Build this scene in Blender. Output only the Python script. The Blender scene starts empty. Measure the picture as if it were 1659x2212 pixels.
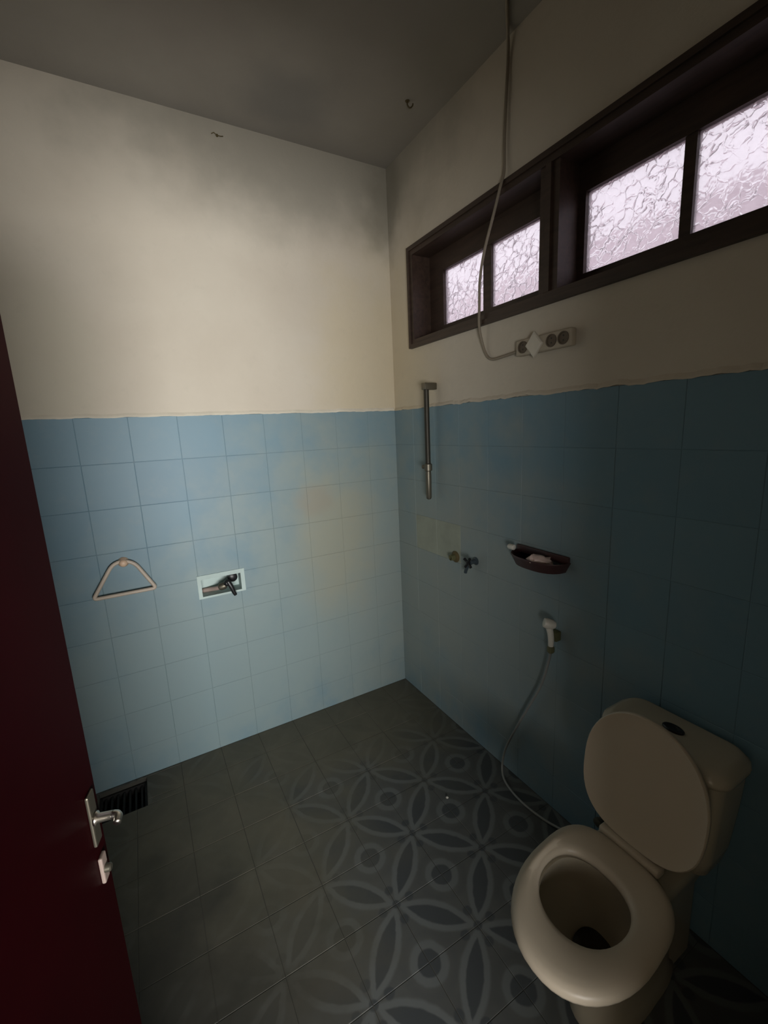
import bpy, bmesh, math, random
from mathutils import Vector, Matrix, noise
PI = math.pi
scene = bpy.context.scene
C = scene.collection
random.seed(7)

# ------------------------------------------------------------------ camera
CAM = Vector((-1.3763, -2.2749, 1.6561))
YAW, PITCH, ROLL, FPX = 0.50865, -0.19053, -0.04601, 936.34
def cam_axes():
    cy, sy, cp, sp = math.cos(YAW), math.sin(YAW), math.cos(PITCH), math.sin(PITCH)
    f = Vector((sy*cp, cy*cp, sp)); r = Vector((cy, -sy, 0)); u = r.cross(f)
    cr, sr = math.cos(ROLL), math.sin(ROLL)
    return cr*r + sr*u, -sr*r + cr*u, f
R_, U_, F_ = cam_axes()
cd = bpy.data.cameras.new('camera'); cam = bpy.data.objects.new('camera', cd); C.objects.link(cam)
cam.matrix_world = Matrix(((R_.x, U_.x, -F_.x, CAM.x), (R_.y, U_.y, -F_.y, CAM.y), (R_.z, U_.z, -F_.z, CAM.z), (0, 0, 0, 1)))
cd.sensor_fit = 'VERTICAL'; cd.sensor_height = 24.0; cd.lens = FPX/2212*24.0
cd.clip_start = 0.02
scene.camera = cam

# ------------------------------------------------------------------ light and exposure
w = bpy.data.worlds.new('overcast_sky'); scene.world = w; w.use_nodes = True
wb = w.node_tree.nodes['Background']
wb.inputs['Color'].default_value = (0.96, 0.95, 0.99, 1); wb.inputs['Strength'].default_value = 2.0

def area(name, loc, target, sx, sy, power, col, spread=180):
    l = bpy.data.lights.new(name, 'AREA'); l.shape = 'RECTANGLE'; l.size = sx; l.size_y = sy
    l.energy = power; l.color = col; l.spread = math.radians(spread)
    o = bpy.data.objects.new(name, l); C.objects.link(o); o.location = loc
    o.rotation_euler = (Vector(target)-Vector(loc)).to_track_quat('-Z', 'Y').to_euler()
    return o
# unseen lamp added in the hall, narrow beam through the doorway onto the left wall
area('hall_added_lamp', (-1.72, -4.45, 1.15), (-1.22, 0, 1.80), 2.4, 0.9, 83.0, (1.0, 0.99, 0.965), 98)

scene.view_settings.view_transform = 'Standard'
scene.view_settings.look = 'None'
scene.view_settings.gamma = 1.0
scene.view_settings.use_curve_mapping = False
scene.view_settings.exposure = 0.0

# ------------------------------------------------------------------ measures
ZC = 3.034            # ceiling
ZT = 1.757            # top of the wall tiles
XD, YC = -2.05, -2.20 # far walls behind the door and the camera

# ------------------------------------------------------------------ materials
def sock(n, name):
    return n.inputs[name]
class Mat:
    def __init__(s, name):
        s.m = bpy.data.materials.new(name); s.m.use_nodes = True
        s.t = s.m.node_tree; s.b = s.t.nodes['Principled BSDF']
    def n(s, typ, **kw):
        nd = s.t.nodes.new(typ)
        for k, v in kw.items(): setattr(nd, k, v)
        return nd
    def l(s, a, b): s.t.links.new(a, b)
    def pos(s): return s.n('ShaderNodeNewGeometry').outputs['Position']
    def noise(s, vec, scale, detail=3, rough=.55):
        nd = s.n('ShaderNodeTexNoise'); nd.inputs['Scale'].default_value = scale
        nd.inputs['Detail'].default_value = detail; nd.inputs['Roughness'].default_value = rough
        s.l(vec, nd.inputs['Vector']); return nd.outputs['Fac']
    def ramp(s, fac, stops):
        nd = s.n('ShaderNodeValToRGB'); e = nd.color_ramp.elements
        while len(e) < len(stops): e.new(.5)
        for el, (p, c) in zip(e, stops):
            el.position = p; el.color = (c[0], c[1], c[2], 1) if not isinstance(c, (int, float)) else (c, c, c, 1)
        s.l(fac, nd.inputs['Fac']); return nd.outputs['Color']
    def mix(s, fac, a, b, mode='MIX'):
        nd = s.n('ShaderNodeMix', data_type='RGBA', blend_type=mode)
        for i, v in ((0, fac), (6, a), (7, b)):
            if hasattr(v, 'is_output'): s.l(v, nd.inputs[i])
            elif isinstance(v, (int, float)): nd.inputs[i].default_value = v
            else: nd.inputs[i].default_value = (v[0], v[1], v[2], 1)
        return nd.outputs[2]
    def math(s, op, a, b=None, c=None, clamp=False):
        nd = s.n('ShaderNodeMath', operation=op); nd.use_clamp = clamp
        for i, v in enumerate((a, b, c)):
            if v is None: continue
            if hasattr(v, 'is_output'): s.l(v, nd.inputs[i])
            else: nd.inputs[i].default_value = v
        return nd.outputs[0]
    def bump(s, h, strength, dist=.01):
        nd = s.n('ShaderNodeBump'); nd.inputs['Strength'].default_value = strength
        nd.inputs['Distance'].default_value = dist
        s.l(h, nd.inputs['Height']); s.l(nd.outputs['Normal'], s.b.inputs['Normal']); return nd
    def col(s, v):
        if hasattr(v, 'is_output'): s.l(v, s.b.inputs['Base Color'])
        else: s.b.inputs['Base Color'].default_value = (v[0], v[1], v[2], 1)
    def rough(s, v): s.b.inputs['Roughness'].default_value = v
    # soft round blotch around a point of the wall (stains, and shade painted into the colour)
    def blot(s, pos, centre, radius, scale=(1, 1, 1)):
        a = s.n('ShaderNodeVectorMath', operation='SUBTRACT'); s.l(pos, a.inputs[0]); a.inputs[1].default_value = centre
        b = s.n('ShaderNodeVectorMath', operation='MULTIPLY'); s.l(a.outputs[0], b.inputs[0]); b.inputs[1].default_value = scale
        l = s.n('ShaderNodeVectorMath', operation='LENGTH'); s.l(b.outputs[0], l.inputs[0])
        d = s.math('ADD', l.outputs['Value'], s.math('MULTIPLY', s.math('SUBTRACT', s.noise(pos, 4.5, 4), .5), radius*.9))
        mr = s.n('ShaderNodeMapRange', interpolation_type='SMOOTHSTEP')
        s.l(d, mr.inputs['Value']); mr.inputs['From Min'].default_value = radius; mr.inputs['From Max'].default_value = radius*.25
        return mr.outputs['Result']

def plain(name, c, rough=.5, metal=0, vary=.12, scale=9, bump=0, coat=0):
    m = Mat(name); p = m.pos(); nz = m.noise(p, scale, 4)
    m.col(m.ramp(nz, [(.25, tuple(x*(1-vary) for x in c)), (.75, tuple(min(1, x*(1+vary)) for x in c))]))
    m.rough(rough); m.b.inputs['Metallic'].default_value = metal
    if coat: m.b.inputs['Coat Weight'].default_value = coat; m.b.inputs['Coat Roughness'].default_value = .12
    if bump: m.bump(m.noise(p, scale*12, 3), bump, .002)
    return m.m

def plaster_mat():
    m = Mat('cream_limewash_plaster'); p = m.pos()
    base = m.ramp(m.noise(p, 1.6, 5), [(.3, (.53, .47, .385)), (.7, (.60, .545, .455))])
    y = m.math('MULTIPLY', m.blot(p, (-.12, -.05, 1.95), .55, (1, 1, .6)), .55)
    base = m.mix(y, base, (.56, .47, .30))                                   # damp yellow stain in the corner
    g = m.math('MULTIPLY', m.blot(p, (-1.65, 0, 2.0), .3, (1, 1, .6)), .3)
    base = m.mix(g, base, (.47, .45, .34))
    d = m.math('MULTIPLY', m.blot(p, (-.45, 0, 3.03), .8, (.6, .7, 1.5)), .7)
    base = m.mix(d, base, (.30, .28, .23))                                   # darker grey-brown below the ceiling
    d2 = m.math('MULTIPLY', m.blot(p, (-.02, -.02, 2.85), .22, (1.4, 1.4, .6)), .5)
    base = m.mix(d2, base, (.2, .185, .14))
    sp = m.math('MULTIPLY', m.ramp(m.noise(p, 14, 6, .7), [(.56, 0), (.74, 1)]), .13)
    base = m.mix(sp, base, (.36, .34, .28))
    m.col(base); m.rough(.9); m.bump(m.noise(p, 38, 5, .6), .25, .004); return m.m

def ceiling_mat():
    m = Mat('grey_mottled_ceiling'); p = m.pos()
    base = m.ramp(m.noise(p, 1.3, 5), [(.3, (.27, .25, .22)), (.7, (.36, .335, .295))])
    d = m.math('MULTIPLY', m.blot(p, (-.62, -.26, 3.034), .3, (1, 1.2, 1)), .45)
    base = m.mix(d, base, (.18, .18, .175))  # darker grey patch near the left wall
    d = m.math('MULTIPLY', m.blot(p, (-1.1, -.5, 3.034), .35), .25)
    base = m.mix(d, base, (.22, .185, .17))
    m.col(base); m.rough(.92); m.bump(m.noise(p, 26, 4), .2, .004); return m.m

def tile_mat(name='painted_blue_tile_glaze', shade=0):
    m = Mat(name); p = m.pos()
    info = m.n('ShaderNodeObjectInfo').outputs['Random']
    base = m.ramp(m.noise(p, 2.2, 4), [(.3, (.115, .21, .27)), (.7, (.145, .25, .31))])
    base = m.mix(.5, base, m.ramp(info, [(0, (.115, .21, .275)), (1, (.14, .24, .30))]))
    lime = m.math('MULTIPLY', m.blot(p, (-.30, -.10, .80), 1.0, (.9, .9, .62)), .85)
    base = m.mix(lime, base, (.25, .29, .265))                              # limescale round the shower corner
    l2 = m.math('MULTIPLY', m.blot(p, (-1.2, 0, .45), .95, (.7, 1, 1)), .8)
    base = m.mix(l2, base, (.23, .30, .305))
    l3 = m.math('MULTIPLY', m.blot(p, (0, -.75, .7), .95, (1, .9, .8)), .7)
    base = m.mix(l3, base, (.25, .27, .25))                                  # grey soap film round the taps
    y = m.math('MULTIPLY', m.blot(p, (-.42, 0, 1.02), .34, (1, 1, .55)), .55)
    base = m.mix(y, base, (.32, .30, .21))                                   # yellow-brown soap stain
    y2 = m.math('MULTIPLY', m.blot(p, (-.55, 0, 1.28), .16, (1, 1, 1.4)), .5)
    base = m.mix(y2, base, (.27, .24, .19))
    sp = m.math('MULTIPLY', m.ramp(m.noise(p, 11, 6, .7), [(.52, 0), (.72, 1)]), .22)
    base = m.mix(sp, base, (.22, .27, .28))
    if shade: base = m.mix(shade, base, (.03, .05, .06))
    m.col(base); m.rough(.5); m.bump(m.noise(p, 7, 3), .12, .004); return m.m

def floor_mat():
    # printed tile pattern: flowers on every second joint, long petals on the diagonals, round medallions between
    m = Mat('patterned_grey_floor_tile'); p = m.pos()
    s = m.n('ShaderNodeSeparateXYZ'); m.l(p, s.inputs[0])
    X = m.math('SUBTRACT', s.outputs[0], .012); Y = m.math('SUBTRACT', s.outputs[1], .022)
    k = 1/.4
    # rotated lattice: a=(X+Y)/.4 , b=(X-Y)/.4 ; flowers at integer (a,b)
    wob = m.math('MULTIPLY', m.math('SUBTRACT', m.noise(p, 30, 2), .5), .03)
    a = m.math('ADD', m.math('MULTIPLY', m.math('ADD', X, Y), k), wob)
    b = m.math('ADD', m.math('MULTIPLY', m.math('SUBTRACT', X, Y), k), wob)
    def cell(v):   # signed distance to nearest integer
        return m.math('SUBTRACT', v, m.math('ROUND', v))
    ca, cb = cell(a), cell(b)
    aa, ab = m.math('ABSOLUTE', ca), m.math('ABSOLUTE', cb)
    mx, mn = m.math('MAXIMUM', aa, ab), m.math('MINIMUM', aa, ab)
    def lt(x, edge, soft=.012):
        r = m.n('ShaderNodeMapRange', interpolation_type='SMOOTHSTEP'); m.l(x, r.inputs['Value'])
        r.inputs['From Min'].default_value = edge+soft; r.inputs['From Max'].default_value = edge-soft
        return r.outputs['Result']
    # petals: along a edge the long coordinate runs .12..5, centre .5: half-width .085*(1-((l-.5)/.37)^2)
    t = m.math('DIVIDE', m.math('SUBTRACT', .5, mx), .37)
    pw = m.math('MULTIPLY', m.math('SUBTRACT', 1.0, m.math('MULTIPLY', t, t)), .095)
    petal = lt(m.math('SUBTRACT', mn, pw), 0)
    halo = lt(m.math('SUBTRACT', mn, m.math('ADD', pw, .07)), 0, .02)
    # medallion at the cell centre (a,b)=(.5,.5)
    da, db = m.math('SUBTRACT', .5, aa), m.math('SUBTRACT', .5, ab)
    r = m.math('SQRT', m.math('ADD', m.math('MULTIPLY', da, da), m.math('MULTIPLY', db, db)))
    med = lt(r, .135)
    ring = m.math('MULTIPLY', lt(r, .22, .02), .8)
    # four small lobes round each flower, on the cell diagonals
    la = m.math('SUBTRACT', aa, .135); lb = m.math('SUBTRACT', ab, .135)
    lr = m.math('SQRT', m.math('ADD', m.math('MULTIPLY', la, la), m.math('MULTIPLY', lb, lb)))
    lobe = lt(lr, .055)
    dot = lt(m.math('SQRT', m.math('ADD', m.math('MULTIPLY', aa, aa), m.math('MULTIPLY', ab, ab))), .05)
    # pale leaves between medallion and petals
    leaf = lt(m.math('ABSOLUTE', m.math('SUBTRACT', r, .30)), .035, .03)
    bg = m.ramp(m.noise(p, 6, 4), [(.3, (.070, .073, .071)), (.7, (.092, .096, .092))])
    light = (.128, .138, .138); dark = (.050, .056, .060)
    c = m.mix(m.math('MULTIPLY', leaf, .45), bg, (.07, .074, .074))
    c = m.mix(m.math('MULTIPLY', halo, .9), c, light); c = m.mix(ring, c, light)
    for f in (petal, med, lobe, dot): c = m.mix(f, c, dark)
    dirt = m.math('MAXIMUM', m.blot(p, (-.6, -.1, 0), .85, (.62, 1, 1)), m.blot(p, (-1.35, -.6, 0), .8, (1, .7, 1)))
    dirt = m.math('MULTIPLY', dirt, .93)
    c = m.mix(dirt, c, m.ramp(m.noise(p, 5, 5), [(.3, (.095, .09, .062)), (.7, (.135, .122, .085))]))
    door_shade = m.math('MULTIPLY', m.blot(p, (-1.75, -1.5, 0), 1.05, (1.15, .75, 1)), .9)
    c = m.mix(door_shade, c, m.ramp(m.noise(p, 5, 5), [(.3, (.024, .023, .019)), (.7, (.040, .037, .031))]))   # shade beside the door, painted into the floor colour over the print
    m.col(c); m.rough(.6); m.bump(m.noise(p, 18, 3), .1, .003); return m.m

def glass_mat():
    m = Mat('hammered_obscure_glass'); t = m.t; t.nodes.remove(m.b)
    out = [n for n in t.nodes if n.type == 'OUTPUT_MATERIAL'][0]
    p = m.pos()
    nz = m.n('ShaderNodeTexNoise'); nz.inputs['Scale'].default_value = 26; m.l(p, nz.inputs['Vector'])
    add = m.n('ShaderNodeVectorMath', operation='MULTIPLY_ADD')
    m.l(nz.outputs['Color'], add.inputs[0]); add.inputs[1].default_value = (.055, .055, .055); m.l(p, add.inputs[2])
    sc = m.n('ShaderNodeVectorMath', operation='MULTIPLY'); m.l(add.outputs[0], sc.inputs[0]); sc.inputs[1].default_value = (0, 1, 1)
    v = m.n('ShaderNodeTexVoronoi', feature='DISTANCE_TO_EDGE'); v.inputs['Scale'].default_value = 27
    m.l(sc.outputs[0], v.inputs['Vector'])
    h = m.ramp(v.outputs['Distance'], [(0, 0), (.08, .75), (.3, 1)])
    h = m.math('MULTIPLY', h, m.ramp(m.noise(p, 9, 2), [(.35, .15), (.6, 1.3)]))
    bm_ = m.n('ShaderNodeBump'); bm_.inputs['Strength'].default_value = .55; bm_.inputs['Distance'].default_value = .006
    hh = m.math('ADD', h, m.math('MULTIPLY', m.noise(p, 20, 2), .8))
    m.l(hh, bm_.inputs['Height'])
    rf = m.n('ShaderNodeBsdfRefraction'); rf.inputs['IOR'].default_value = 1.35; rf.inputs['Roughness'].default_value = .12
    rf.inputs['Color'].default_value = (.93, .91, .94, 1)
    tr = m.n('ShaderNodeBsdfTranslucent'); tr.inputs['Color'].default_value = (.86, .82, .86, 1)
    gl = m.n('ShaderNodeBsdfGlossy'); gl.inputs['Roughness'].default_value = .15; gl.inputs['Color'].default_value = (.9, .9, .9, 1)
    for x in (rf, tr, gl): m.l(bm_.outputs['Normal'], x.inputs['Normal'])
    m1 = m.n('ShaderNodeMixShader'); m1.inputs[0].default_value = .42; m.l(rf.outputs[0], m1.inputs[1]); m.l(tr.outputs[0], m1.inputs[2])
    m2 = m.n('ShaderNodeMixShader'); m2.inputs[0].default_value = .05; m.l(m1.outputs[0], m2.inputs[1]); m.l(gl.outputs[0], m2.inputs[2])
    m.l(m2.outputs[0], out.inputs['Surface']); return m.m

def wood_mat():
    m = Mat('dark_brown_painted_wood'); p = m.pos()
    mp = m.n('ShaderNodeVectorMath', operation='MULTIPLY'); m.l(p, mp.inputs[0]); mp.inputs[1].default_value = (30, 3, 30)
    m.col(m.ramp(m.noise(mp.outputs[0], 2.0, 5), [(.3, (.028, .016, .011)), (.7, (.055, .032, .022))]))
    m.rough(.5); m.bump(m.noise(mp.outputs[0], 4, 4), .15, .002); return m.m

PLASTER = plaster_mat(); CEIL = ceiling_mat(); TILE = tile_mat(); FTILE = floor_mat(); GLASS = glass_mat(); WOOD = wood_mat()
GROUT = tile_mat('painted_blue_grey_grout', .2)
FGROUT = plain('dirty_floor_grout', (.060, .058, .048), .9)
BROKEN = plain('rough_cream_plaster_edge', (.62, .57, .47), .9, bump=.4)
PALE = plain('pale_greenish_tile', (.27, .29, .235), .5, vary=.15)
DOORM = plain('dark_red_gloss_paint', (.016, .0003, .0014), .5, vary=.25, scale=3)
DOORM.node_tree.nodes['Principled BSDF'].inputs['Specular IOR Level'].default_value = .06
METAL = plain('worn_nickel', (.55, .52, .47), .28, 1)
DULLM = plain('tarnished_chrome', (.17, .155, .12), .45, .8)
BAR = plain('dark_tarnished_bar', (.045, .04, .03), .5, .5)
RUST = plain('rusty_brass', (.12, .09, .04), .6, .4)
BLUEP = plain('dark_blue_grey_plastic', (.035, .05, .06), .4)
BLACK = plain('black_plastic', (.008, .008, .009), .4)
CERAM = plain('cream_ceramic', (.44, .39, .30), .25, vary=.03, scale=2, coat=.3)
SEATM = plain('cream_seat_plastic', (.50, .43, .335), .42, vary=.03, scale=2)
STAINW = plain('dark_toilet_water', (.02, .016, .01), .08)
RINGM = plain('aged_beige_plastic', (.52, .44, .36), .45)
KNOBM = plain('peach_plastic', (.66, .47, .33), .45)
CABLE = plain('grey_brown_cable', (.27, .225, .17), .6)
PLATEM = plain('aged_beige_strip', (.43, .37, .285), .6)
SOCK = plain('brown_socket', (.10, .075, .05), .6)
DIAM = plain('pale_diamond_plastic', (.60, .555, .47), .45)
TRAY = plain('maroon_plastic', (.045, .018, .018), .5)
WRAP = plain('pinkish_soap', (.62, .48, .44), .6, bump=.6)
WHITEP = plain('off_white_plastic', (.60, .58, .52), .45)
HOSEM = plain('pale_grey_hose', (.24, .245, .235), .4)
GREENM = plain('mouldy_green_brass', (.10, .10, .045), .6)
PINKB = plain('pinkish_render', (.62, .50, .54), .9)
NICHE = plain('pale_green_painted_niche', (.42, .52, .50), .6)
PIPEM = plain('old_pinkish_pipe', (.30, .23, .20), .6)
DARKHOLE = plain('dark_wet_drain', (.008, .007, .006), .6)

# ------------------------------------------------------------------ mesh helpers
def obj(name, bm, m, parent=None, loc=None, smooth=None, doubles=False):
    if doubles: bmesh.ops.remove_doubles(bm, verts=bm.verts, dist=1e-5)
    bmesh.ops.recalc_face_normals(bm, faces=bm.faces)
    me = bpy.data.meshes.new(name); bm.to_mesh(me); bm.free()
    me.materials.append(m)
    o = bpy.data.objects.new(name, me); C.objects.link(o)
    if smooth:
        me.polygons.foreach_set('use_smooth', [True]*len(me.polygons))
        if smooth is not True:
            me.set_sharp_from_angle(angle=math.radians(smooth))
    if parent is not None: o.parent = parent
    if loc is not None: o.location = loc
    return o
def thing(name, label, cat, loc=(0, 0, 0), group=None):
    o = bpy.data.objects.new(name, None); C.objects.link(o); o.location = loc; o.empty_display_size = .05
    o['label'] = label; o['category'] = cat
    if group: o['group'] = group
    return o
def tag(o, label, cat, group=None):
    o['label'] = label; o['category'] = cat
    if group: o['group'] = group
    return o
def struct(name, bm, m, label=None, **k):
    o = obj(name, bm, m, **k); o['kind'] = 'structure'
    if label: o['label'] = label
    return o
def box(bm, a, b):
    x0, x1 = sorted((a[0], b[0])); y0, y1 = sorted((a[1], b[1])); z0, z1 = sorted((a[2], b[2]))
    v = [bm.verts.new(q) for q in ((x0,y0,z0),(x1,y0,z0),(x1,y1,z0),(x0,y1,z0),(x0,y0,z1),(x1,y0,z1),(x1,y1,z1),(x0,y1,z1))]
    fs = [bm.faces.new([v[i] for i in f]) for f in ((0,3,2,1),(4,5,6,7),(0,1,5,4),(1,2,6,5),(2,3,7,6),(3,0,4,7))]
    return v
def rbox(a, b, r, seg=2):
    bm = bmesh.new(); box(bm, a, b)
    bmesh.ops.bevel(bm, geom=bm.edges[:], offset=r, segments=seg, profile=.5, affect='EDGES'); return bm
def catmull(pts, n=8):
    P = [Vector(p) for p in pts]; P = [2*P[0]-P[1]] + P + [2*P[-1]-P[-2]]; out = []
    for i in range(1, len(P)-2):
        for k in range(n):
            t = k/n; a, b, c, d = P[i-1], P[i], P[i+1], P[i+2]
            out.append(.5*((2*b)+(c-a)*t+(2*a-5*b+4*c-d)*t*t+(3*b-a-3*c+d)*t*t*t))
    out.append(P[-2]); return out
def tube(bm, pts, rad, n=10, closed=False, smooth_n=0):
    if smooth_n: pts = catmull(pts, smooth_n)
    pts = [Vector(p) for p in pts]; N = len(pts); rings = []
    up = None
    for i, p in enumerate(pts):
        if closed: d = (pts[(i+1) % N]-pts[i-1]).normalized()
        else: d = (pts[min(i+1, N-1)]-pts[max(i-1, 0)]).normalized()
        if up is None:
            up = Vector((0, 0, 1)) if abs(d.z) < .9 else Vector((1, 0, 0))
        s = d.cross(up).normalized(); up = s.cross(d).normalized()
        r = rad(i/(N-1)) if callable(rad) else rad
        rings.append([bm.verts.new(p+r*(math.cos(2*PI*k/n)*s+math.sin(2*PI*k/n)*up)) for k in range(n)])
    M = N if closed else N-1
    for i in range(M):
        A, B = rings[i], rings[(i+1) % N]
        for k in range(n): bm.faces.new((A[k], A[(k+1) % n], B[(k+1) % n], B[k]))
    if not closed: bm.faces.new(rings[0][::-1]); bm.faces.new(rings[-1])
def loft(bm, rings, cap0=True, cap1=True):
    V = [[bm.verts.new(p) for p in r] for r in rings]; n = len(V[0])
    for A, B in zip(V, V[1:]):
        for k in range(n): bm.faces.new((A[k], A[(k+1) % n], B[(k+1) % n], B[k]))
    if cap0: bm.faces.new(V[0][::-1])
    if cap1: bm.faces.new(V[-1])
def lathe(bm, origin, axis, prof, n=20):
    """prof: (distance along the axis, radius)"""
    ax = Vector(axis).normalized(); s = ax.orthogonal().normalized(); t = ax.cross(s); o = Vector(origin)
    loft(bm, [[o+ax*d+max(r, 1e-4)*(math.cos(2*PI*k/n)*s+math.sin(2*PI*k/n)*t) for k in range(n)] for d, r in prof])
def minus(rect, holes):
    """rectangle (u0,v0,u1,v1) minus rectangles -> list of rectangles"""
    out = [rect]
    for h in holes:
        nxt = []
        for (a, b, c, d) in out:
            if h[0] >= c or h[2] <= a or h[1] >= d or h[3] <= b: nxt.append((a, b, c, d)); continue
            if b < h[1]: nxt.append((a, b, c, h[1]))
            if d > h[3]: nxt.append((a, h[3], c, d))
            lo, hi = max(b, h[1]), min(d, h[3])
            if a < h[0]: nxt.append((a, lo, h[0], hi))
            if c > h[2]: nxt.append((h[2], lo, c, hi))
        out = nxt
    return [r for r in out if r[2]-r[0] > 1e-4 and r[3]-r[1] > 1e-4]

# ------------------------------------------------------------------ room shell
TH = .15
NICHE_R = (-1.186, .858, -.982, .957)                     # x0,z0,x1,z1 in the left wall
DRAIN_R = (-1.745, -.215, -1.545, -.02)                   # x0,y0,x1,y1 in the floor
WIN_R = (-2.045, 2.077, -.208, 2.561)                      # y0,z0,y1,z1 in the window wall
DOOR_R = (-1.74, 0, -.85, 2.08)                           # x0,z0,x1,z1 in the wall behind, widened to let more light onto the window wall

bm = bmesh.new()
for (a, b, c, d) in minus((XD-TH, -.1, TH, ZC+.1), [NICHE_R]): box(bm, (a, 0, b), (c, TH, d))
wall_left = struct('wall_left', bm, PLASTER, 'cream plaster wall facing the camera, blue tiles below')
bm = bmesh.new()
for (a, b, c, d) in minus((YC-TH, -.1, 0, ZC+.1), [WIN_R]): box(bm, (0, a, b), (TH, c, d))
wall_right = struct('wall_right', bm, PLASTER, 'cream plaster wall under and over the long window')
bm = bmesh.new()
for (a, b, c, d) in minus((XD, -.1, TH, ZC+.1), [DOOR_R]): box(bm, (a, YC-.12, b), (c, YC, d))
struct('wall_back', bm, PLASTER)
bm = bmesh.new(); box(bm, (XD-TH, YC-.12, -.1), (XD, 0, ZC+.1)); struct('wall_side', bm, PLASTER)
bm = bmesh.new()
for (a, b, c, d) in minus((XD-TH, YC-2.4, TH, TH), [DRAIN_R]): box(bm, (a, b, -.1), (c, d, -.006))
floor = struct('floor', bm, FGROUT, 'grey patterned tiled bathroom floor')
bm = bmesh.new(); box(bm, (DRAIN_R[0]-.01, DRAIN_R[1]-.01, -.13), (DRAIN_R[2]+.01, DRAIN_R[3]+.01, -.1))
obj('drain_bottom', bm, DARKHOLE, floor)
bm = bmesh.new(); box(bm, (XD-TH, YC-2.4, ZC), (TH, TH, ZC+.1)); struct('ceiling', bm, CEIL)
# hall behind the doorway
bm = bmesh.new(); box(bm, (XD-1.0, YC-2.4, -.1), (XD-.88, YC-.12, ZC)); struct('wall_hall_side', bm, PLASTER)
bm = bmesh.new(); box(bm, (XD-.88, YC-.24, -.1), (XD, YC-.12, ZC)); struct('wall_hall_front', bm, PLASTER)
bm = bmesh.new(); box(bm, (XD-1.0, YC-2.52, -.1), (TH+.02, YC-2.4, ZC)); struct('wall_hall_back', bm, PLASTER)
bm = bmesh.new(); box(bm, (.03, YC-2.4, -.1), (TH+.02, YC-.12, ZC)); struct('wall_hall_end', bm, PLASTER)
bm = bmesh.new(); box(bm, (XD-1.0, YC-2.4, -.1), (XD-TH, YC-.12, -.006)); struct('floor_hall', bm, FGROUT)
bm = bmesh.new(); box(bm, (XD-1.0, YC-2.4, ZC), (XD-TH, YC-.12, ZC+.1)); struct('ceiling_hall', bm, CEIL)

# ------------------------------------------------------------------ tiles (each one a part of its wall / floor)
def tile_mesh(lw, lh, th, cache={}):
    key = (round(lw, 3), round(lh, 3), th)
    if key in cache: return cache[key]
    bm = bmesh.new(); e = min(.0014, lw*.2, lh*.2)
    lo = [(-lw/2, -lh/2), (lw/2, -lh/2), (lw/2, lh/2), (-lw/2, lh/2)]
    r0 = [bm.verts.new((x, y, 0)) for x, y in lo]
    r1 = [bm.verts.new((x, y, th-.0012)) for x, y in lo]
    r2 = [bm.verts.new((x-math.copysign(e, x), y-math.copysign(e, y), th)) for x, y in lo]
    for A, B in ((r0, r1), (r1, r2)):
        for k in range(4): bm.faces.new((A[k], A[(k+1) % 4], B[(k+1) % 4], B[k]))
    bm.faces.new(r2)
    me = bpy.data.meshes.new('tile'); bm.to_mesh(me); bm.free(); cache[key] = me; return me
GAP = .0010
def add_tile(parent, M, rect, th, mat, tilt=.002):
    a, b, c, d = rect
    lw, lh = c-a-GAP, d-b-GAP
    if lw < .012 or lh < .012: return
    key = tile_mesh(lw, lh, th)
    if not key.materials: key.materials.append(mat)
    if key.materials[0] != mat:
        key = key.copy(); key.materials[0] = mat
    o = bpy.data.objects.new('tile', key); C.objects.link(o); o.parent = parent
    o.matrix_local = M @ Matrix.Translation(((a+c)/2, (b+d)/2, random.uniform(-.0004, .0004))) @ \
        Matrix.Rotation(random.uniform(-tilt, tilt), 4, 'X') @ Matrix.Rotation(random.uniform(-tilt, tilt), 4, 'Y')
# frames: columns u, v, outward normal
MA = Matrix(((1, 0, 0, 0), (0, 0, -1, 0), (0, 1, 0, 0), (0, 0, 0, 1)))       # left wall: u=x, v=z, normal -y
MB = Matrix(((0, 0, -1, 0), (1, 0, 0, 0), (0, 1, 0, 0), (0, 0, 0, 1)))       # window wall: u=y, v=z, normal -x
MF = Matrix(((1, 0, 0, 0), (0, 1, 0, 0), (0, 0, 1, -.006), (0, 0, 0, 1)))
TT = .006
zrows = [(max(0, ZT-.2*(k+1)), ZT-.2*k) for k in range(9)]
xc = [0]+[-.191-.2*k for k in range(10)]
for i in range(len(xc)-1):
    for z0, z1 in zrows:
        x0 = max(xc[i+1], XD+.002); x1 = min(xc[i], -TT)
        if x1-x0 < .02: continue
        for r in minus((x0, z0, x1, z1), [NICHE_R]): add_tile(wall_left, MA, r, TT, TILE)
yc = [0]+[-.2*k for k in range(1, 12)]
for i in range(len(yc)-1):
    for k, (z0, z1) in enumerate(zrows):
        y0 = max(yc[i+1], YC+.002); y1 = min(yc[i], 0)
        add_tile(wall_right, MB, (y0, z0, y1, z1), TT, PALE if (k == 3 and i in (1, 2)) else TILE)
fx = [-TT]+[.012-.2*k for k in range(1, 12)]
fy = [-TT]+[.022-.2*k for k in range(1, 12)]
for i in range(len(fx)-1):
    for j in range(len(fy)-1):
        x0, x1 = max(fx[i+1], XD+.002), fx[i]; y0, y1 = max(fy[j+1], YC+.002), fy[j]
        if x1-x0 < .02 or y1-y0 < .02: continue
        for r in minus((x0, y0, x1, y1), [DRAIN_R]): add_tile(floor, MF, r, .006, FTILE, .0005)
# nearly flush dirty joints of the floor
bm = bmesh.new()
for (a, b, c, d) in minus((XD, YC, 0, 0), [DRAIN_R]): box(bm, (a, b, -.006), (c, d, -.0009))
obj('grout', bm, FGROUT, floor)
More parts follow.
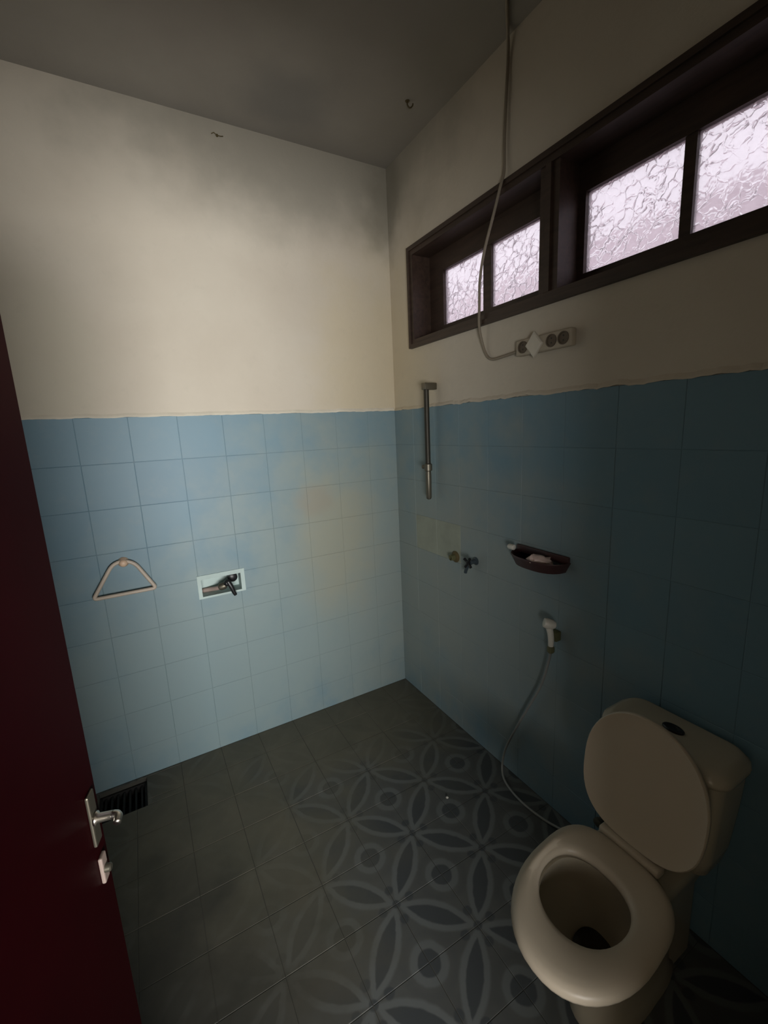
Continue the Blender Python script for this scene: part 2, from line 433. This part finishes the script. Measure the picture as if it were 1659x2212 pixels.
# blue grout bed under the tiles
bm = bmesh.new()
for (a, b, c, d) in minus((XD, 0, 0, ZT-.002), [NICHE_R]): box(bm, (a, -.0050, b), (c, .0, d))
obj('grout', bm, GROUT, wall_left)
bm = bmesh.new(); box(bm, (-.0050, YC, 0), (0, -.0050, ZT-.002)); obj('grout', bm, GROUT, wall_right)
# ragged plaster edge over the tiles
def ragged(u0, u1, amp, seed, chips=()):
    n = int(abs(u1-u0)/.012); pts = []
    for k in range(n+1):
        u = u0+(u1-u0)*k/n
        h = amp*(noise.noise(Vector((u*14, seed, 0)))+.6*noise.noise(Vector((u*45, seed, 3))))
        for (c, w_, d_) in chips:
            if abs(u-c) < w_: h += d_*(1-(abs(u-c)/w_)**2)
        pts.append((u, ZT+.001-.0025+h))
    return pts
def ragged_mesh(pts, f, deep=.0088):
    bm = bmesh.new(); rows = []
    for (u, z) in pts:
        hi = z+.018
        rows.append([bm.verts.new(f(u, 0, z)), bm.verts.new(f(u, deep, z)), bm.verts.new(f(u, deep*.75, z+.007)), bm.verts.new(f(u, 0, max(hi, ZT+.012)))])
    for A, B in zip(rows, rows[1:]):
        for k in range(3): bm.faces.new((A[k], B[k], B[k+1], A[k+1]))
        bm.faces.new((A[3], B[3], B[0], A[0]))
    bm.faces.new(rows[0]); bm.faces.new(rows[-1][::-1]); return bm
obj('plaster_edge', ragged_mesh(ragged(XD, -.01, .004, 1.3), lambda u, d, z: (u, -d, z)), BROKEN, wall_left)
obj('plaster_edge', ragged_mesh(ragged(YC, -.012, .0065, 5.1, ((-1.12, .03, -.005), (-1.02, .03, .006))), lambda u, d, z: (-d, u, z)), PLASTER, wall_right)

# niche lining and rim
bm = bmesh.new(); a, b, c, d = NICHE_R; q = .075
box(bm, (a, q, b), (c, q+.004, d)); box(bm, (a, 0, b), (a+.004, q, d)); box(bm, (c-.004, 0, b), (c, q, d))
box(bm, (a, 0, b), (c, q, b+.004)); box(bm, (a, 0, d-.004), (c, q, d))
obj('niche_lining', bm, NICHE, wall_left)
bm = bmesh.new()
for r in minus((a-.012, b-.006, c+.014, d+.016), [(a+.006, b+.004, c-.006, d-.006)]): box(bm, (r[0], -.011, r[1]), (r[2], 0, r[3]))
obj('niche_rim', bm, NICHE, wall_left)

# drain grate
t = thing('floor_drain', 'black square floor drain sunk in the tiles beside the door edge', 'drain', ((DRAIN_R[0]+DRAIN_R[2])/2, (DRAIN_R[1]+DRAIN_R[3])/2, -.05))
hw, hd = .0985, .096
bm = bmesh.new()
for r in minus((-hw, -hd, hw, hd), [(-hw+.01, -hd+.01, hw-.01, hd-.01)]): box(bm, (r[0], r[1], 0), (r[2], r[3], .03))
obj('frame', bm, DARKHOLE, t)
for k in range(7):
    bm = bmesh.new(); x = -.075+.025*k; box(bm, (x-.004, -hd+.01, .01), (x+.004, hd-.01, .024)); obj('grate_bar', bm, DARKHOLE, t)

# ------------------------------------------------------------------ long window
y0, z0, y1, z1 = WIN_R
win = thing('window_1', 'x', 'window'); del win['category']; win['kind'] = 'structure'
win['label'] = 'long dark wooden clerestory window with obscure glass panes'
def wpart(name, bm, m=WOOD, parent=win): return obj(name, bm, m, parent)
D = .10        # depth of the reveal before the sash
fw = .036
muls = [(-1.064, -1.146), (-1.885, -1.967)]     # mullions between the lights
bm = bmesh.new()
for r in minus((y0, z0, y1, z1), [(y0+fw, z0+fw, y1-fw, z1-fw)]):
    box(bm, (-.012, r[0], r[1]), (TH, r[2], r[3]))
wpart('frame', bm)
bm = bmesh.new()   # outer bead proud of the frame
for r in minus((y0-.004, z0-.006, y1+.004, z1+.006), [(y0+.014, z0+.014, y1-.014, z1-.014)]): box(bm, (-.02, r[0], r[1]), (-.0005, r[2], r[3]))
wpart('bead', bm)
for a, b in muls:
    bm = bmesh.new(); box(bm, (-.004, b, z0+fw), (TH, a, z1-fw)); m_ = wpart('mullion', bm)
    bm = bmesh.new(); box(bm, (-.014, (a+b)/2-.012, z0+fw), (-.004, (a+b)/2+.012, z1-fw)); wpart('bead', bm, parent=m_)
GZ0, GZ1 = 2.168, 2.432
lights = [(-.244, -1.064, [(-.358, -.650), (-.700, -.985)]),
          (-1.146, -1.885, [(-1.172, -1.487), (-1.519, -1.84)])]
gm = 0
for (a, b, panes) in lights:
    holes = [(p1, GZ0, p0, GZ1) for p0, p1 in panes]
    bm = bmesh.new()
    for r in minus((b, z0+fw, a, z1-fw), [(panes[1][1], GZ0, panes[0][0], GZ1)]): box(bm, (D, r[0], r[1]), (D+.035, r[2], r[3]))
    sash = wpart('sash', bm)
    bm = bmesh.new(); box(bm, (D+.004, panes[1][0], GZ0), (D+.032, panes[0][1], GZ1)); wpart('glazing_bar', bm, parent=sash)
    for p0, p1 in panes:
        bm = bmesh.new(); box(bm, (D+.016, p1-.004 if False else p1, GZ0), (D+.021, p0, GZ1)); wpart('pane', bm, GLASS, sash)
# neighbouring house wall seen blurred through the glass
bm = bmesh.new(); box(bm, (2.2, -5.5, -.1), (2.4, 4.5, 3.12))
nb = struct('wall_neighbour', bm, PINKB)
bm = bmesh.new(); box(bm, (TH, -7, -.2), (3.5, 6, -.1)); struct('ground_outside', bm, FGROUT)

# ------------------------------------------------------------------ door (open inwards on the left)
H = Vector((-1.722, YC+.01, 0)); E_ = Vector((-1.520, -1.42, 0))
dv = (E_-H); L = dv.length; ang = math.atan2(dv.y, dv.x)
door = thing('door_1', 'x', 'door', H); del door['category']; door['kind'] = 'structure'
door['label'] = 'dark red glossy door standing open at the left edge'
door.rotation_euler = (0, 0, ang)
# local: x along the leaf, y<0 is the face towards the camera
bm = rbox((0, 0, .012), (L, .038, 2.05), .002, 1); obj('leaf', bm, DOORM, door)
hz = 1.012
bm = rbox((L-.045, -.006, hz-.050), (L-.020, 0, hz+.050), .0025, 2); obj('handle_plate', bm, DULLM, door)
hd_ = bmesh.new(); lathe(hd_, (L-.035, -.006, hz), (0, -1, 0), [(0, .012), (.004, .012), (.006, .008), (.032, .007)], 14)
tube(hd_, [(L-.035, -.034, hz), (L-.037, -.041, hz), (L-.043, -.045, hz), (L-.054, -.046, hz-.001)], lambda t: .0075-.001*t, 10, smooth_n=5)
h_ = obj('lever', hd_, METAL, door, smooth=True)
bm = rbox((L-.042, -.007, hz-.130), (L-.022, 0, hz-.078), .0025, 2); obj('lock_plate', bm, PIPEM, door)
bm = bmesh.new(); lathe(bm, (L-.035, -.007, hz-.104), (0, -1, 0), [(0, .007), (.008, .007), (.010, .005)], 14); obj('lock_cylinder', bm, DULLM, door, smooth=40)
for z in (.25, 1.8):
    bm = bmesh.new(); lathe(bm, (-.004, -.004, z), (0, 0, 1), [(0, .006), (.09, .006)], 10); obj('hinge', bm, DULLM, door)
bm = bmesh.new(); jx0, jz0, jx1, jz1 = DOOR_R
for r in minus((jx0-.06, 0, jx1+.06, jz1+.06), [(jx0+.02, -.1, jx1-.0, jz1-.0)]): box(bm, (r[0], YC-.13, r[1]), (r[2], YC-.121, r[3]))
struct('trim_1', bm, DOORM)

# ------------------------------------------------------------------ toilet
TY = -1.690
toilet = thing('toilet', 'cream close-coupled toilet with raised lid against the blue tiled wall', 'toilet', (-.014, TY, 0))
toilet.rotation_euler = (0, 0, 0)
def rrect(u0, u1, hv, z, r, n=6):
    out = []; cs = [(u1-r, hv-r, 0), (u0+r, hv-r, 1), (u0+r, -hv+r, 2), (u1-r, -hv+r, 3)]
    for (cu, cv, q_) in cs:
        for k in range(n+1):
            a_ = PI/2*q_+PI/2*k/n; out.append((-(cu+r*math.cos(a_)), cv+r*math.sin(a_), z))
    return out
SHEAR = .10
def egg(u0, u1, hw, z, n=48, p=2.15, front=.56, f=None, pb=None):
    """egg outline, u away from the wall, widest nearer the back"""
    uc = u0+(u1-u0)*(1-front); out = []
    for k in range(n):
        t = 2*PI*k/n; c, s = math.cos(t), math.sin(t)
        e = 2/p if c > 0 else 2/(pb or p+.35)
        uu = math.copysign(abs(c)**e, c)*((u1-uc) if c > 0 else (uc-u0)); vv = math.copysign(abs(s)**e, s)*hw
        q = (uc+uu, vv, z)
        out.append(f(*q) if f else (-q[0], q[1]-SHEAR*max(0, q[0]-.27), q[2]))
    return out
bm = bmesh.new()
loft(bm, [egg(.10, .50, .105, 0), egg(.10, .505, .108, .015), egg(.12, .50, .100, .05), egg(.13, .50, .098, .12), egg(.13, .53, .106, .2),
          egg(.17, .60, .128, .28), egg(.22, .68, .152, .35), egg(.25, .706, .164, .385), egg(.255, .710, .166, .398), egg(.262, .704, .162, .404),
          egg(.385, .62, .122, .404), egg(.38, .63, .124, .385), egg(.375, .635, .128, .36), egg(.375, .62, .118, .31), egg(.385, .57, .085, .265), egg(.40, .525, .058, .235), egg(.405, .51, .048, .20)], True, True)
obj('bowl', bm, CERAM, toilet, smooth=60)
bm = bmesh.new(); loft(bm, [rrect(.03, .25, .080, .0, .03), rrect(.03, .25, .080, .25, .03), rrect(.025, .33, .105, .34, .03), rrect(.022, .33, .110, .385, .03), rrect(.028, .325, .104, .392, .03)])
obj('rear_shelf', bm, CERAM, toilet, smooth=50)
bm = bmesh.new(); loft(bm, [egg(.401, .516, .0505, .222, p=2), egg(.401, .518, .0515, .2235, p=2)]); obj('water', bm, STAINW, toilet)
def ring_loft(bm, rings):
    V = [[bm.verts.new(p_) for p_ in r] for r in rings]; n = len(V[0]); m_ = len(V)
    for i in range(m_):
        A, B = V[i], V[(i+1) % m_]
        for k in range(n): bm.faces.new((A[k], A[(k+1) % n], B[(k+1) % n], B[k]))
bm = bmesh.new()
def seat_r(do, z): return egg(.287+do, .726-do, .171-do, z, pb=3.2)
def seat_i(di, z): return egg(.392-di, .614+di, .112+di, z, p=2.05, f=lambda a_, b_, c_: (-a_, b_-SHEAR*(a_-.27)+.014, c_))
ring_loft(bm, [seat_r(.002, .407), seat_r(0, .414), seat_r(.001, .424), seat_r(.006, .431), seat_r(.018, .436), seat_r(.035, .4375),
               seat_i(.018, .4355), seat_i(.008, .432), seat_i(.002, .426), seat_i(0, .418), seat_i(.003, .407)])
obj('seat', bm, SEATM, toilet, smooth=True)
# raised lid leaning on the tank
hu, hz_, tu, tz = .268, .443, .216, .826
dl = Vector((tu-hu, tz-hz_)); LL = dl.length; dl /= LL; nl = Vector((dl.y, -dl.x))   # nl points away from the wall
def lidf(u, v, d):
    return (-(hu+dl.x*u+nl.x*d), v, hz_+dl.y*u+nl.y*d)
bm = bmesh.new()
prof = [(.010, .010), (.003, .009), (0, .004), (0, -.006), (.006, -.011), (.03, -.014)]
rings = [egg(e-.0, LL-e, .172-e, dpt, p=2.1, front=.52, f=lidf, pb=2.9) for e, dpt in ((.05, .0035), (.018, .005), (.008, .0075), (.003, .009), (.0, .006), (0, -.004), (.006, -.010), (.03, -.014))]
loft(bm, rings); obj('lid', bm, SEATM, toilet, smooth=50)
bm = bmesh.new()
bm.free()
bm = rbox((-.292, -.088, .420), (-.256, .088, .444), .007, 3); obj('hinge', bm, SEATM, toilet, smooth=40)
# tank
bm = bmesh.new()
loft(bm, [rrect(.035, .165, .128, .392, .03), rrect(.03, .172, .140, .400, .035), rrect(.022, .178, .150, .45, .035), rrect(.016, .184, .160, .58, .035), rrect(.012, .188, .166, .700, .035)])
obj('tank', bm, CERAM, toilet, smooth=50)
bm = bmesh.new()
loft(bm, [rrect(.010, .192, .170, .7005, .05), rrect(.008, .198, .176, .706, .052), rrect(.008, .200, .178, .716, .052), rrect(.008, .197, .175, .730, .052), rrect(.016, .178, .157, .743, .045), rrect(.022, .170, .149, .745, .042)])
tl = obj('tank_lid', bm, CERAM, toilet, smooth=50)
bm = bmesh.new()
loft(bm, [[(-(.092+.018*s*math.cos(2*PI*k/24)), .000+.030*s*math.sin(2*PI*k/24), z) for k in range(24)] for s, z in ((1, .7445), (1, .749), (.9, .7515), (.5, .7515), (.45, .7505))])
obj('flush_button', bm, BLACK, tl, smooth=40)

# ------------------------------------------------------------------ towel ring on the left wall
tr = thing('towel_ring', 'beige triangular plastic towel ring on the blue tiled wall', 'towel ring', (-1.502, -.006, 1.0))
def tri(pts, r, n=6):
    out = []; N = len(pts)
    for i in range(N):
        a_, b_, c_ = Vector(pts[i-1]), Vector(pts[i]), Vector(pts[(i+1) % N])
        p0 = b_+(a_-b_).normalized()*r[i]; p1 = b_+(c_-b_).normalized()*r[i]
        for k in range(n+1):
            t = k/n; out.append((1-t)**2*p0+2*t*(1-t)*b_+t*t*p1)
    return out
bm = bmesh.new()
base = [(-.127, -.026, -.036), (.124, -.026, -.036), (.045, -.020, .114), (-.030, -.020, .118)]
tube(bm, tri(base, [.016, .016, .045, .04]), .0085, 10, closed=True)
obj('ring', bm, RINGM, tr, smooth=True)
bm = bmesh.new(); lathe(bm, (.008, 0, .108), (0, -1, 0), [(0, .023), (.006, .023), (.012, .019), (.03, .017), (.038, .013), (.041, .006)], 20)
obj('mount', bm, KNOBM, tr, smooth=45)

# ------------------------------------------------------------------ tap in the niche
tp = thing('niche_tap', 'black-handled tap inside the small rectangular wall niche', 'tap', (-1.085, .0, .905))
bm = bmesh.new(); tube(bm, [(-.088, .066, -.034), (-.05, .05, -.030), (-.02, .022, -.022), (0.01, .0, -.012)], .0115, 10, smooth_n=4); obj('pipe', bm, PIPEM, tp, smooth=True)
bm = bmesh.new(); lathe(bm, (-.012, .008, -.016), (.75, -.35, .25), [(0, .012), (.006, .018), (.03, .019), (.04, .013)], 14); obj('body', bm, DULLM, tp, smooth=40)
bm = bmesh.new()
lathe(bm, (.020, -.008, .004), (.5, -.8, .3), [(0, .012), (.006, .017), (.02, .018), (.026, .012)], 14)
tube(bm, [(.030, -.026, .016), (.042, -.034, -.012), (.052, -.036, -.044), (.058, -.036, -.058)], lambda t: .0135-.005*t, 10, smooth_n=4)
obj('lever', bm, BLACK, tp, smooth=50)
bm = bmesh.new(); lathe(bm, (.066, .074, .012), (0, -1, 0), [(0, .026), (.03, .024), (.036, .014)], 16); obj('flange', bm, BLACK, tp, smooth=40)

# ------------------------------------------------------------------ shower rail
sr = thing('shower_rail', 'tarnished vertical shower rail near the corner, crossing the tile edge', 'shower rail', (-.0, -.405, 1.25))
bm = rbox((-.075, -.017, .588), (0, .017, .622), .004, 2); obj('bracket', bm, DULLM, sr, smooth=40)
bm = bmesh.new(); lathe(bm, (-.056, 0, .03), (0, 0, 1), [(0, .0135), (.56, .0135)], 14); obj('bar', bm, BAR, sr, smooth=40)
bm = bmesh.new(); lathe(bm, (-.056, 0, .175), (0, 0, 1), [(0, .015), (.004, .021), (.036, .021), (.04, .015)], 16)
lathe(bm, (-.056, .008, .197), (-.5, .8, 0), [(0, .011), (.026, .011), (.03, .007)], 12)
obj('slider', bm, DULLM, sr, smooth=40)
bm = bmesh.new(); lathe(bm, (-.056, 0, .025), (0, 0, 1), [(0, .008), (.01, .0145), (.13, .0155), (.15, .014)], 14); obj('lower_sleeve', bm, DULLM, sr, smooth=40)

# ------------------------------------------------------------------ shower valves
v1 = thing('wall_outlet', 'round rusty brass pipe outlet on the tiles, left of the cross tap', 'pipe outlet', (-.006, -.560, .985))
bm = bmesh.new(); lathe(bm, (0, 0, 0), (-1, 0, 0), [(0, .030), (.004, .030), (.009, .022), (.012, .018)], 20); obj('flange', bm, RUST, v1, smooth=40)
bm = bmesh.new(); lathe(bm, (-.012, 0, 0), (-1, 0, 0), [(0, .017), (.022, .016), (.024, .012), (.014, .010)], 8); obj('socket', bm, GREENM, v1, smooth=30)
v2 = thing('cross_tap', 'dark blue-grey tap with cross handle on the tiled wall', 'tap', (-.006, -.715, 1.0))
bm = bmesh.new(); lathe(bm, (0, 0, 0), (-1, 0, 0), [(0, .020), (.004, .020), (.008, .012), (.032, .011), (.036, .015), (.044, .015)], 16); obj('body', bm, BLUEP, v2, smooth=40)
bm = bmesh.new()
for k in range(4):
    a_ = math.radians(35+90*k); d_ = Vector((0, math.cos(a_), math.sin(a_)))
    tube(bm, [Vector((-.050, 0, 0))+d_*.004, Vector((-.051, 0, 0))+d_*.018, Vector((-.053, 0, 0))+d_*.029], lambda t: .0055+.002*t, 8)
lathe(bm, (-.043, 0, 0), (-1, 0, 0), [(0, .010), (.012, .011), (.016, .006)], 12)
obj('handle', bm, BLACK, v2, smooth=50)
bm = bmesh.new(); tube(bm, [(-.028, .004, -.006), (-.034, .022, -.028), (-.036, .032, -.048), (-.036, .036, -.062)], .0085, 10, smooth_n=4); obj('spout', bm, BLUEP, v2, smooth=50)

# ------------------------------------------------------------------ soap dish and what lies in it
sd = thing('soap_dish', 'dark maroon open soap dish fixed to the blue tiled wall', 'soap dish', (-.006, -1.115, 1.085))
def dish(s, z, inset=0):
    out = []; a_ = .132*s-inset; b_ = .098*s-inset
    for k in range(36):
        t = PI*k/35; out.append((-max(b_*abs(math.sin(t))**.8, 0), a_*math.copysign(abs(math.cos(t))**.8, math.cos(t)), z))
    return out
bm = bmesh.new()
loft(bm, [dish(.80, -.004), dish(.84, -.004), dish(.97, .030), dish(1, .036), dish(1, .040, .0015), dish(1, .037, .006), dish(.97, .032, .007), dish(.84, .004, .006), dish(.8, .002, .008)])
obj('tray', bm, TRAY, sd, smooth=50)
bm = rbox((-.012, -.13, .030), (0, .13, .062), .004, 2); obj('back_rim', bm, TRAY, sd, smooth=40)
sp = bmesh.new(); bmesh.ops.create_icosphere(sp, subdivisions=3, radius=1)
for v in sp.verts:
    n_ = noise.noise(v.co*2.3)*.34+noise.noise(v.co*5)*.22
    v.co = Vector((v.co.x*.032, v.co.y*.046, v.co.z*.021))*(1+n_)
so = obj('soap_wrapper', sp, WRAP, None, (-.060, -1.150, 1.121), smooth=50); tag(so, 'crumpled pinkish soap scrap lying in the maroon dish', 'soap')
so.rotation_euler = (.12, 0, .3)
bm = bmesh.new(); lathe(bm, (0, 0, 0), (0, 1, 0), [(0, .007), (.004, .012), (.028, .012), (.034, .009)], 14)
cp = obj('bottle_cap', bm, WHITEP, None, (-.045, -1.002, 1.138), smooth=40); tag(cp, 'small off-white cap perched on the left end of the maroon soap dish', 'cap')

# ------------------------------------------------------------------ bidet sprayer with hose
bs = thing('bidet_sprayer', 'off-white hand sprayer hanging on the wall with pale hose to the floor', 'bidet sprayer', (-.006, -1.20, .80))
bm = rbox((-.030, -.016, -.005), (0, .016, .035), .004, 2); obj('wall_hook', bm, GREENM, bs, smooth=40)
bm = bmesh.new(); tube(bm, [(-.050, .012, .075), (-.046, .002, .045), (-.044, -.003, .010), (-.045, -.004, -.022)], lambda t: .0145-.004*t, 12, smooth_n=5)
obj('handle', bm, WHITEP, bs, smooth=50)
bm = bmesh.new(); lathe(bm, (-.030, -.010, .066), (-.75, .55, .25), [(0, .013), (.010, .019), (.034, .021), (.044, .018), (.046, .010)], 16); obj('spray_head', bm, WHITEP, bs, smooth=45)
bm = bmesh.new(); lathe(bm, (-.045, -.004, -.020), (0, 0, -1), [(0, .0115), (.006, .0145), (.024, .0145), (.030, .008)], 8); obj('hose_nut', bm, GREENM, bs, smooth=30)
bm = bmesh.new()
O = Vector((-.006, -1.20, .80))
hp = [(-.045-.006, -1.204, .755), (-.045, -1.19, .70), (-.040, -1.15, .57), (-.034, -1.078, .42), (-.032, -1.000, .255), (-.040, -.952, .125), (-.060, -.955, .035),
      (-.085, -1.01, .008), (-.10, -1.12, .007), (-.085, -1.24, .008), (-.06, -1.35, .03), (-.048, -1.43, .09), (-.047, -1.455, .150)]
tube(bm, [Vector(q_)-O for q_ in hp], .0052, 8, smooth_n=8); obj('hose', bm, HOSEM, bs, smooth=True)
av = thing('angle_valve', 'tarnished angle valve low on the wall behind the toilet lid', 'valve', (-.006, -1.455, .19))
bm = bmesh.new(); lathe(bm, (0, 0, 0), (-1, 0, 0), [(0, .022), (.004, .022), (.008, .011), (.055, .011)], 14); obj('body', bm, DULLM, av, smooth=40)
bm = bmesh.new(); lathe(bm, (-.041, 0, -.030), (0, 0, 1), [(0, .008), (.024, .009)], 10); obj('nozzle', bm, DULLM, av, smooth=40)
bm = bmesh.new(); lathe(bm, (-.055, 0, 0), (-1, 0, 0), [(0, .008), (.006, .017), (.018, .017), (.02, .012)], 10); obj('knob', bm, DULLM, av, smooth=40)

# ------------------------------------------------------------------ power strip under the window
ps = thing('power_strip', 'worn beige three-socket strip under the window with a pale diamond', 'power strip', (0, -1.105, 1.938))
M_ = Matrix.Rotation(math.radians(0), 3, 'X')
bm = rbox((-.030, -.128, -.030), (0, .126, .030), .007, 3); obj('body', bm, PLATEM, ps, smooth=40)
for yy in (.088, -.045, -.096):
    bm = bmesh.new(); lathe(bm, (-.029, yy, 0), (-1, 0, 0), [(0, .0225), (.0045, .0225), (.0045, .0185), (.0015, .0180)], 20); s_ = obj('socket', bm, SOCK, ps, smooth=40)
    for z in (-.008, .008):
        bm = bmesh.new(); lathe(bm, (-.0300, yy, z), (-1, 0, 0), [(0, .003), (.0012, .003)], 8); obj('pin_hole', bm, BLACK, s_)
bm = bmesh.new()
rim = [(.040, 0), (0, .047), (-.040, 0), (0, -.047)]
loft(bm, [[(x_, .030+a_*s_, b_*s_) for a_, b_ in rim] for x_, s_ in ((-.028, 1), (-.037, 1), (-.040, .86))])
obj('diamond_switch', bm, DIAM, ps)

# ------------------------------------------------------------------ cable from the ceiling
bm = bmesh.new()
cpnt = [(-.62, -1.48, ZC-.008), (-.35, -1.23, ZC-.008), (-.11, -1.00, ZC-.008), (-.03, -.925, ZC-.012), (-.010, -.908, ZC-.06), (-.010, -.900, 2.85), (-.011, -.893, 2.70), (-.014, -.895, 2.60),
        (-.030, -.893, 2.545), (-.034, -.858, 2.455), (-.036, -.812, 2.35), (-.034, -.782, 2.25), (-.032, -.775, 2.15), (-.030, -.772, 2.06),
        (-.014, -.778, 1.985), (-.010, -.800, 1.940), (-.011, -.835, 1.922), (-.012, -.90, 1.924), (-.014, -.976, 1.930)]
o_ = Vector((-.01, -.9, 2.9))
tube(bm, [Vector(q_)-o_ for q_ in cpnt], .0058, 8, smooth_n=8)
tag(obj('power_cable', bm, CABLE, None, o_, smooth=True), 'thin brown cable hanging from the ceiling across the window to the socket strip', 'cable')

# ------------------------------------------------------------------ bits on the ceiling and floor
bm = bmesh.new()
tube(bm, [(0, 0, -.001), (0, 0, -.016), (.010, -.004, -.026), (.020, -.008, -.018), (.022, -.010, -.010)], .0028, 8, smooth_n=4)
lathe(bm, (0, 0, 0), (0, 0, -1), [(0, .010), (.003, .009)], 10)
tag(obj('ceiling_hook', bm, RUST, None, (-.163, -.472, ZC), smooth=50), 'small rusty hook in the ceiling near the corner', 'hook')
bm = bmesh.new(); lathe(bm, (0, 0, 0), (0, -1, 0), [(0, .006), (.006, .005), (.009, .002)], 8)
tube(bm, [(0, -.003, 0), (.015, -.008, -.003), (.026, -.002, .003)], .002, 6); tube(bm, [(0, -.003, 0), (-.014, -.007, .006), (-.024, -.001, .002)], .002, 6)
P0 = (-.875, -.0, 2.975)  # bit of debris stuck at the top of the left wall
tag(obj('wall_debris', bm, RUST, None, P0, smooth=50), 'tiny brown nail at the top of the left wall', 'debris')
bm = bmesh.new(); bmesh.ops.create_icosphere(bm, subdivisions=2, radius=.006)
for v in bm.verts: v.co *= 1+noise.noise(v.co*300)*.3; v.co.z *= .6
tag(obj('white_chip', bm, WHITEP, None, (-.36, -.917, .0035)), 'tiny white chip lying on the patterned floor', 'chip')
